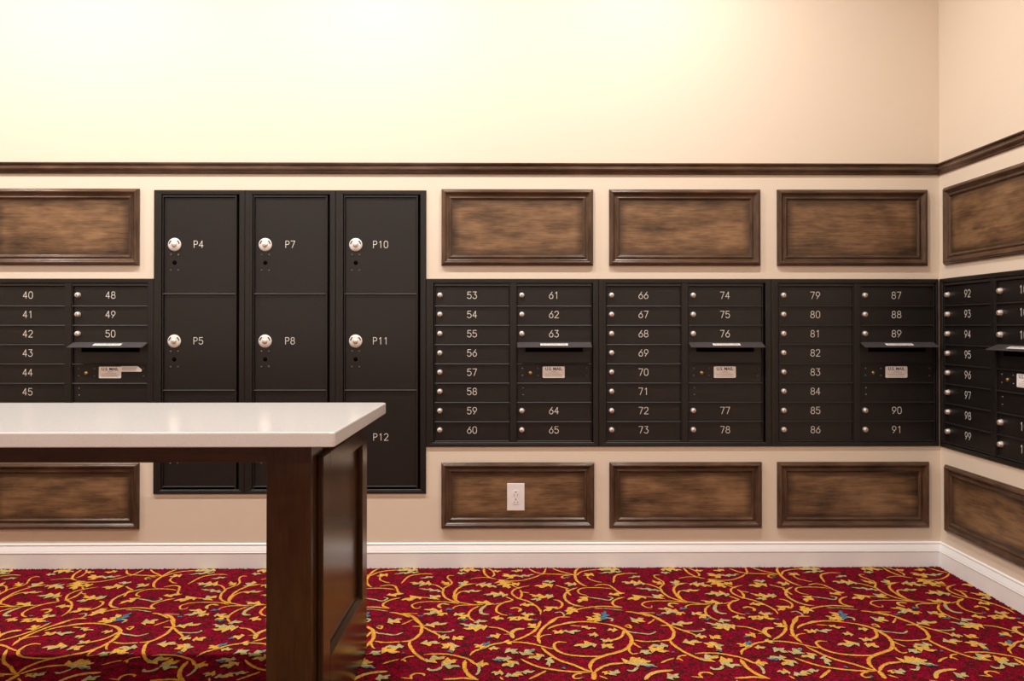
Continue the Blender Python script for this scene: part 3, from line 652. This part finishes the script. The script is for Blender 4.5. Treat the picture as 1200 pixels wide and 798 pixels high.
def mail_unit(x0, W, mg, c1, c2, label, loc=(0, 0, 0), rz=0, tl=TL, tr=TR, torn=False):
    t = thing('mailbox_unit', label, 'mailbox', loc, rz, 'bronze mailbox units recessed in the walls')
    def P(name, src, mat, par=t, l=(0,0,0), label=None, rot=(0,0,0)): return obj(name, src, mat, par, l, rot, label)
    # all local x run from the unit's left edge
    P('outer_trim', ring(MB(), W, ZB, ZT, tl, tr), M['bronze'])
    P('backing_plate', MB().box(tl, W-tr, YP, YP+0.03, ZB+TV, ZT-TV), M['black'])
    xs = [mg, mg+PITCH]
    P('mullion', MB().bbox(mg+COLW+0.0055, mg+PITCH-0.0055, YM, YP, ZB+TV+.001, ZT-TV-.001, 0.0012), M['bronze'])
    sur = MB(); zb = ROWTOP-8*RH
    for x in xs:
        for a, b in ((x-0.0042, x-0.0008), (x+COLW+0.0008, x+COLW+0.0042)):
            if a > tl+.001 and b < W-tr-.001: sur.bbox(a, b, YL, YP, ZB+TV+.002, ROWTOP+0.012, 0.0007)
        sur.extrude_x([(YP, ROWTOP+0.0006), (YL, ROWTOP+0.0006), (YL-.0005, ROWTOP+0.003), (YL+.001, ROWTOP+0.0125), (YP, ROWTOP+0.0135)], x-.004, x+COLW+.004)
    P('door_surround', sur, M['bronze2'])
    for x in xs:
        for k in range(1, 9):
            if k == 3 and x == xs[1]: continue
            P('shelf_lip', ledge_mb(-0.0035, COLW+0.0035, 0) if (k, 0) == (1, 0) and False else LEDGE, M['bronze2'], t, (x, 0, ROWTOP-k*RH-0.0048))
    def door(x, r, num):
        z = ROWTOP-(r+1)*RH
        d = P('mailbox_door', door_me, M['bronze'], t, (x, 0, z), 'mailbox door numbered %s' % num)
        P('lock', lock_me, M['nickel'], d, (0.0202, YD, 0.0478)); add_number(d, str(num), COLW/2-0.001, 0.0478, YD)
    for r in range(8):
        if c1[r] is not None: door(xs[0], r, c1[r])
    for r in (0, 1, 2, 6, 7): door(xs[1], r, c2[r])
    x = xs[1]
    # row 3: outgoing slot under a sloping hood
    z = ROWTOP-4*RH
    s = P('outgoing_mail_panel', door_me, M['bronze'], t, (x, 0, z), 'blank panel with the outgoing mail slot')
    P('slot_opening', MB().box(0.036, COLW-0.036, YD-0.0012, YD-0.0002, 0.052, 0.0760), M['black'], s)  # black slab on the panel face, painted as the slot's shaded inside
    h = MB(); zt = 1.0350; zb_ = 1.0140
    h.prism([(0, 0)]*0 or [(-0.001, 0), (COLW+0.001, 0), (COLW+0.001, -0.0016), (-0.001, -0.0016)], -0.0480, -0.0464)
    h = MB().extrude_x([(0.004, 0.0), (-0.0480, -0.0205), (-0.0480, -0.0232), (-0.0465, -0.0232), (0.004, -0.0035)], -0.001, COLW+0.001)
    hd = P('slot_hood', h, M['steel'], t, (x, 0, zt), 'grey sloping metal hood over the outgoing slot')
    ang = math.atan2(0.0205, 0.052)
    lb = P('hood_label', MB().box(-0.063, 0.063, -0.0105, 0.0105, 0, 0.0004), M['decal'], hd, (COLW/2-0.001, -0.0225, -0.0101), 'white strip label on the hood', (ang, 0, 0))
    tx = text_mesh('OUTGOING MAIL', 0.0140)
    if not tx.materials: tx.materials.append(M['ink'])
    e = obj('hood_lettering', tx, M['ink'], hd, (COLW/2-0.001, -0.0230, -0.0087), (ang-PI/2, 0, 0))
    # row 4: carrier door
    m = P('carrier_door', door_me, M['bronze'], t, (x, 0, ROWTOP-5*RH), 'carrier door with brass lock and mail plate')
    zc = 0.8939-(ROWTOP-5*RH)
    P('lock', cam_me, M['brass'], m, (0.0596, YD, zc), 'small brass lock')
    for sx, sz in ((0.0239, .0196), (0.0239, -.0138), (0.0950, .0196), (0.0950, -.0138), (0.3202, .0196), (0.3202, -.0138)):
        P('screw', screw_me, M['screw'], m, (sx, YD, zc+sz))
    P('mail_decal', decal_me, M['decal'], m, (0.1667, YD, 0.8966-(ROWTOP-5*RH)), 'silver-white U.S. MAIL plate')
    us = text_mesh('U.S. MAIL', 0.0190, bold=0.0004); P('mail_lettering', us, M['ink'], m, (0.1667, YD-0.0011, 0.9115-(ROWTOP-5*RH)))
    P('fine_print', lines_me, M['fade'], m, (0.1667, YD, 0.8966-(ROWTOP-5*RH)))
    if torn:
        ts = P('torn_sticker', MB().prism([(-0.045, -0.012), (0.048, -0.012), (0.050, -0.002), (0.032, 0.013), (-0.045, 0.013)], -0.0012, -0.0004), M['decal'], m, (0.262, YD, 0.9120-(ROWTOP-5*RH)), 'torn paper sticker beside the mail plate')
        mb = MB()
        for k in range(4):
            zz = 0.008-k*0.005; mb.add([(-0.040, -0.0014, zz), (0.030-k*.002, -0.0014, zz), (0.030-k*.002, -0.0014, zz+.0022), (-0.040, -0.0014, zz+.0022)], [(0,1,2,3)])
        P('sticker_print', mb, M['fade'], m, (0.262, YD, 0.9120-(ROWTOP-5*RH)))
    # row 5: blank panel
    b = P('blank_panel', door_me, M['bronze'], t, (x, 0, ROWTOP-6*RH), 'blank panel without number or lock')
    for sz in (0.8232, 0.7918): P('screw', screw_me, M['screw'], b, (0.0262, YD, sz-(ROWTOP-6*RH)))
    return t
LEDGE = ledge_mb(-0.0035, COLW+0.0035, 0).mesh('shelf_lip')
def cols(a, b): return [a+i for i in range(8)], {0: b, 1: b+1, 2: b+2, 6: b+3, 7: b+4}
specs = [(40, 48, 'bronze mailbox unit numbered from 40, left of the parcel lockers, partly behind the table'),
         (53, 61, 'bronze mailbox unit with doors 53 to 65, just right of the parcel lockers'),
         (66, 74, 'bronze mailbox unit with doors 66 to 78, second right of the parcel lockers'),
         (79, 87, 'bronze mailbox unit with doors 79 to 91, on the back wall beside the corner')]
for (x, wd, mg), (a, b, lb) in zip(UNITS, specs):
    c1, c2 = cols(a, b)
    mail_unit(0, wd, mg, c1, c2, lb, (x, 0, 0), 0, TL, 0.012 if x > 1 else TR, torn=(a == 40))
c1, c2 = cols(92, 100)
mail_unit(0, RU[1], RU[2], c1, c2, 'bronze mailbox unit numbered from 92, on the right-hand wall', (XR, -RU[0], 0), -PI/2, 0.026, TR)

# ------------------------------------------------------------------ parcel lockers
LROW = [1.7021, 1.2606, 0.8176, 0.3761]; LW = 0.327; LM = 0.0430
esc_me = MB().lathe([(0.0300, 0), (0.0305, 0.0012), (0.0290, 0.0040), (0.0150, 0.0046)], n=28).mesh('lock_escutcheon')
core_me = MB().lathe([(0.0125, 0.0044), (0.0122, 0.0080), (0.0105, 0.0120), (0.0, 0.0125)], n=18).box(-0.0012, 0.0012, -0.0132, -0.0120, -0.0055, 0.0055).mesh('lock_core')
hole_me = MB().lathe([(0.0100, 0), (0.0100, 0.0005), (0, 0.0005)], n=18).mesh('key_hole')
def arc_slots():
    mb = MB()
    for s in (-1, 1):
        pts = [math.radians(90-s*a) for a in range(38, 90, 9)]
        vs = []
        for a in pts: vs += [(0.0205*math.cos(a), -0.0050, 0.0205*math.sin(a)), (0.0255*math.cos(a), -0.0050, 0.0255*math.sin(a))]
        mb.add(vs, [(2*i, 2*i+1, 2*i+3, 2*i+2) for i in range(len(pts)-1)])
    return mb.mesh('dial_mark')
arc_me = arc_slots()
for n, (x0, W) in enumerate(LOCKERS):
    nums = ['P%d' % (4+3*n+k) for k in range(3)]
    lab = ['tall bronze parcel locker with doors P4 and P5, leftmost of the three', 'tall bronze parcel locker with doors P7 and P8, in the middle',
           'tall bronze parcel locker with doors P10 to P12, rightmost of the three'][n]
    t = thing('parcel_locker', lab, 'locker', (x0, 0, 0), 0, 'parcel lockers between the mailbox units')
    obj('outer_trim', ring(MB(), W, LB, LT, TL, TR), M['bronze'], t)
    obj('backing_plate', MB().box(TL, W-TR, YP, YP+0.03, LB+TV, LT-TV), M['black'], t)
    sur = MB()
    for a, b in ((LM-0.0048, LM-0.0008), (LM+LW+0.0008, min(LM+LW+0.0072, W-TR-.001))): sur.bbox(a, b, YL-.001, YP, LB+TV+.002, LROW[0]+0.008, 0.0009)
    sur.extrude_x([(YP, LROW[0]+0.0006), (YL, LROW[0]+0.0006), (YL+.001, LROW[0]+0.0095), (YP, LROW[0]+0.0100)], LM-.004, LM+LW+.004)
    obj('door_surround', sur, M['bronze2'], t)
    for k in range(3):
        ztop, zbot = LROW[k], LROW[k+1]
        d = obj('locker_door', MB().bbox(LM+GAP, LM+LW-GAP, YD, YP, zbot+0.0008, ztop-0.0022, 0.0008), M['bronze'], t, label='parcel locker door numbered %s' % nums[k])
        obj('shelf_lip', ledge_mb(LM-0.0040, LM+LW+0.0040, 0), M['bronze2'], t, (0, 0, zbot-0.0048))
        lx = LM+0.0475; lz = [1.4842, 1.0400, 0.5975][k]
        obj('lock_escutcheon', esc_me, M['whitedisk'], d, (lx, YD, lz), label='round white lock plate')
        obj('dial_mark', arc_me, M['ink'], d, (lx, YD, lz))
        obj('lock_core', core_me, M['nickel'], d, (lx, YD, lz), label='nickel key cylinder')
        obj('key_hole', hole_me, M['black'], d, (lx, YD, lz-0.083))
        for sx in (-.0168, .0168):
            for sz in (-.047, -.118): obj('screw', screw_me, M['screw'], d, (lx+sx, YD, lz+sz))
        add_number(d, nums[k], LM+[0.157, 0.1615, 0.1615][n]+(0.002 if k == 2 else 0), lz+0.0015, YD)

# ------------------------------------------------------------------ wood wall panels
PROF = [(0, 0), (0, 0.0085), (0.0015, 0.0105), (0.0045, 0.0110), (0.0055, 0.0130), (0.0075, 0.0172), (0.0105, 0.0192), (0.0145, 0.0196), (0.0175, 0.0182), (0.0200, 0.0145),
        (0.0235, 0.0095), (0.0290, 0.0068), (0.0345, 0.0062), (0.0352, 0.0090), (0.0375, 0.0104), (0.0405, 0.0104), (0.0430, 0.0088), (0.0438, 0.0055), (0.0485, 0.0050), (0.0490, 0.0030), (0.0490, 0.0)]
_mc = {}
def moulding(Ln):
    if Ln not in _mc:
        n = len(PROF); vs = [(u-Ln/2, -h, u) for u, h in PROF]+[(Ln/2-u, -h, u) for u, h in PROF]
        mb = MB().add(vs, [(i, i+1, i+1+n, i+n) for i in range(n-1)], True).add(vs, [tuple(range(n)), tuple(reversed(range(n, 2*n)))])
        _mc[Ln] = mb.mesh('moulding')
    return _mc[Ln]
_fc = {}
def wall_panel(cx, zb, W, H, label, loc=(0, 0, 0), rz=0):
    """(cx, zb) = middle of the lower edge, along the wall"""
    c, s = math.cos(rz), math.sin(rz)
    t = thing('wood_panel', label, 'wood panel', (loc[0]+c*cx, loc[1]+s*cx, zb), rz, 'dark wood raised panels on the walls')
    if (W, H) not in _fc: _fc[W, H] = MB().box(-W/2+0.0485, W/2-0.0485, -0.0035, 0, 0.0485, H-0.0485).mesh('field_board')
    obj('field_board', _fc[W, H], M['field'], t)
    obj('moulding', moulding(W), M['mould'], t); obj('moulding', moulding(W), M['mould'], t, (0, 0, H), (0, PI, 0))
    obj('moulding', moulding(H), M['mould'], t, (-W/2, 0, H/2), (0, PI/2, 0)); obj('moulding', moulding(H), M['mould'], t, (W/2, 0, H/2), (0, -PI/2, 0))
    return t
PW = 0.698
UP = [(-2.0860, 'upper left wood panel, left of the parcel lockers'), (-0.0028, 'upper wood panel just right of the tall parcel lockers'),
      (0.7693, 'upper wood panel in the middle of three, away from lockers and corner'), (1.5452, 'upper wood panel on the back wall nearest the corner')]
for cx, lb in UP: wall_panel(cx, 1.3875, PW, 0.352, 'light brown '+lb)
LO = [(-2.0845, 'dark lower wood panel seen beneath the tabletop'), (-0.0006, 'dark lower wood panel with the white outlet in it'),
      (0.7715, 'dark lower wood panel between the outlet panel and the one by the corner'), (1.5455, 'dark lower wood panel on the back wall by the corner')]
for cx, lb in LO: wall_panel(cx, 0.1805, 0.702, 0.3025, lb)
wall_panel(0.050+PW/2, 1.3875, PW, 0.352, 'upper wood panel on the right-hand wall above the mailboxes', (XR, 0, 0), -PI/2)
wall_panel(0.054+PW/2, 0.1765, 0.702, 0.3025, 'lower wood panel on the right-hand wall below the mailboxes', (XR, 0, 0), -PI/2)

# ------------------------------------------------------------------ wall outlet
t = thing('wall_outlet', 'white double wall outlet mounted in the dark wood panel', 'outlet', (-0.0100, -0.0036, 0.3248))
obj('cover_plate', MB().bbox(-0.040, 0.040, -0.0060, 0, -0.0625, 0.0625, 0.0020), M['plastic'], t)
rec = MB().prism([(-0.0135, -0.0140), (0.0135, -0.0140), (0.0150, -0.0110), (0.0150, 0.0070), (0.0110, 0.0150), (-0.0110, 0.0150), (-0.0150, 0.0070), (-0.0150, -0.0110)], -0.0075, -0.0058).mesh('receptacle')
pin = MB().lathe([(0.0030, 0.0), (0.0030, 0.0003), (0, 0.0003)], c=(0, -0.0076, 0.0080), n=10)
for sx, hh in ((-0.0075, 0.0042), (0.0085, 0.0036)): pin.box(sx-0.0010, sx+0.0010, -0.0079, -0.0076, -0.0052-hh, -0.0052+hh)
pin_me = pin.mesh('contact_slots')
for z in (0.0155, -0.0185):
    r = obj('receptacle', rec, M['plastic'], t, (0, 0, z)); obj('contact_slots', pin_me, M['ink'], r)
obj('screw', MB().lathe([(0.0028, 0), (0.0024, 0.0010), (0, 0.0012)], c=(0, -0.0060, 0), n=10), M['plastic'], t, (0, 0, -0.0015))

# ------------------------------------------------------------------ sorting table
TX0, TX1, TY0, TY1, TZ0, TZ1 = -2.62, -0.4475, -1.6430, -0.9140, 0.8125, 0.8490
t = thing('work_table', 'dark wood table with thick white stone top, in the foreground at left', 'table', (-1.536, -1.25, 0))
def T(name, mb, mat, label=None, par=None): return obj(name, mb, mat, par or t, (1.536, 1.25, 0) if par is None else (0,0,0), (0,0,0), label)
top = MB(); ch = 0.005                                  # stone slab with eased edges and small clipped corners
def slab():
    c = 0.010
    poly = [(TX0+c, TY0), (TX1-c, TY0), (TX1-c*.3, TY0+c*.3), (TX1, TY0+c), (TX1, TY1-c), (TX1-c*.3, TY1-c*.3), (TX1-c, TY1), (TX0+c, TY1), (TX0+c*.3, TY1-c*.3), (TX0, TY1-c), (TX0, TY0+c), (TX0+c*.3, TY0+c*.3)]
    cx, cy = (TX0+TX1)/2, (TY0+TY1)/2; n = len(poly); lv = [(0.0015, TZ0), (0, TZ0+0.002), (0, TZ1-0.004), (0.0012, TZ1-0.0012), (0.004, TZ1)]
    vs = []
    for ins, z in lv:
        for x, y in poly: vs.append((x-ins*(1 if x > cx else -1), y-ins*(1 if y > cy else -1), z))
    fs = [tuple(reversed(range(n))), tuple(range((len(lv)-1)*n, len(lv)*n))]
    for k in range(len(lv)-1):
        for i in range(n): fs.append((k*n+i, k*n+(i+1) % n, (k+1)*n+(i+1) % n, (k+1)*n+i))
    return MB().add(vs, fs)
T('tabletop', slab(), M['quartz'], 'thick white speckled stone slab')
def pedestal(mir):
    X = (lambda v: v) if not mir else (lambda v: TX0+TX1-v)
    def bx(x0, x1, y0, y1, z0, z1, c=0.0025):
        a, b = sorted((X(x0), X(x1))); return MB().bbox(a, b, y0, y1, z0, z1, c)
    T('leg', bx(-0.6400, -0.5260, -1.5620, -1.4480, 0.002, TZ0, 0.003), M['tablewood'])
    T('leg', bx(-0.6400, -0.5260, -1.0500, -0.9360, 0.002, TZ0, 0.003), M['tablewood'])
    T('side_core', bx(-0.5600, -0.5300, -1.4480, -1.0500, 0.002, TZ0, 0.001), M['tablewood'])
    # framed end panel
    e = T('end_panel', bx(-0.5300, -0.5265, -1.5000, -0.926, 0.004, 0.766, 0.0005), M['tablewood'])
    def E(name, mb, mat): return obj(name, mb, mat, e)
    y0, y1 = -1.5030, -0.9240
    E('stile', bx(-0.5262, -0.5100, y0, y0+0.076, 0.002, 0.768, 0.0035), M['tablewood']); E('stile', bx(-0.5262, -0.5100, y1-0.076, y1, 0.002, 0.768, 0.0035), M['tablewood'])
    def rail(z0, z1, lip):
        prof = [(-0.5262, z0), (-0.5105, z0), (-0.5100, z0+.002), (-0.5100, z1-.012), (-0.5110, z1-.0105), (-0.5240, z1), (-0.5262, z1)] if lip == 'top' else \
               [(-0.5262, z0), (-0.5190, z0), (-0.5115, z0+.004), (-0.5100, z0+.006), (-0.5100, z1-.002), (-0.5105, z1), (-0.5262, z1)]
        n = len(prof); ya, yb = y0+0.076, y1-0.076
        vs = [(X(p[0]), ya, p[1]) for p in prof]+[(X(p[0]), yb, p[1]) for p in prof]
        return MB().add(vs, [tuple(range(n)), tuple(reversed(range(n, 2*n)))]+[(i, i+n, (i+1) % n+n, (i+1) % n) for i in range(n)])
    E('rail', rail(0.002, 0.222, 'top'), M['tablewoody']); E('rail', rail(0.714, 0.768, 'low'), M['tablewoody'])
pedestal(False); pedestal(True)
xa, xb = TX0+TX1+0.6395, -0.6405
T('apron', MB().bbox(xa, xb, -1.5560, -1.5340, 0.7600, TZ0, 0.0015), M['tablewoodx'])
T('apron', MB().bbox(xa, xb, -0.9640, -0.9420, 0.7600, TZ0, 0.0015), M['tablewoodx'])
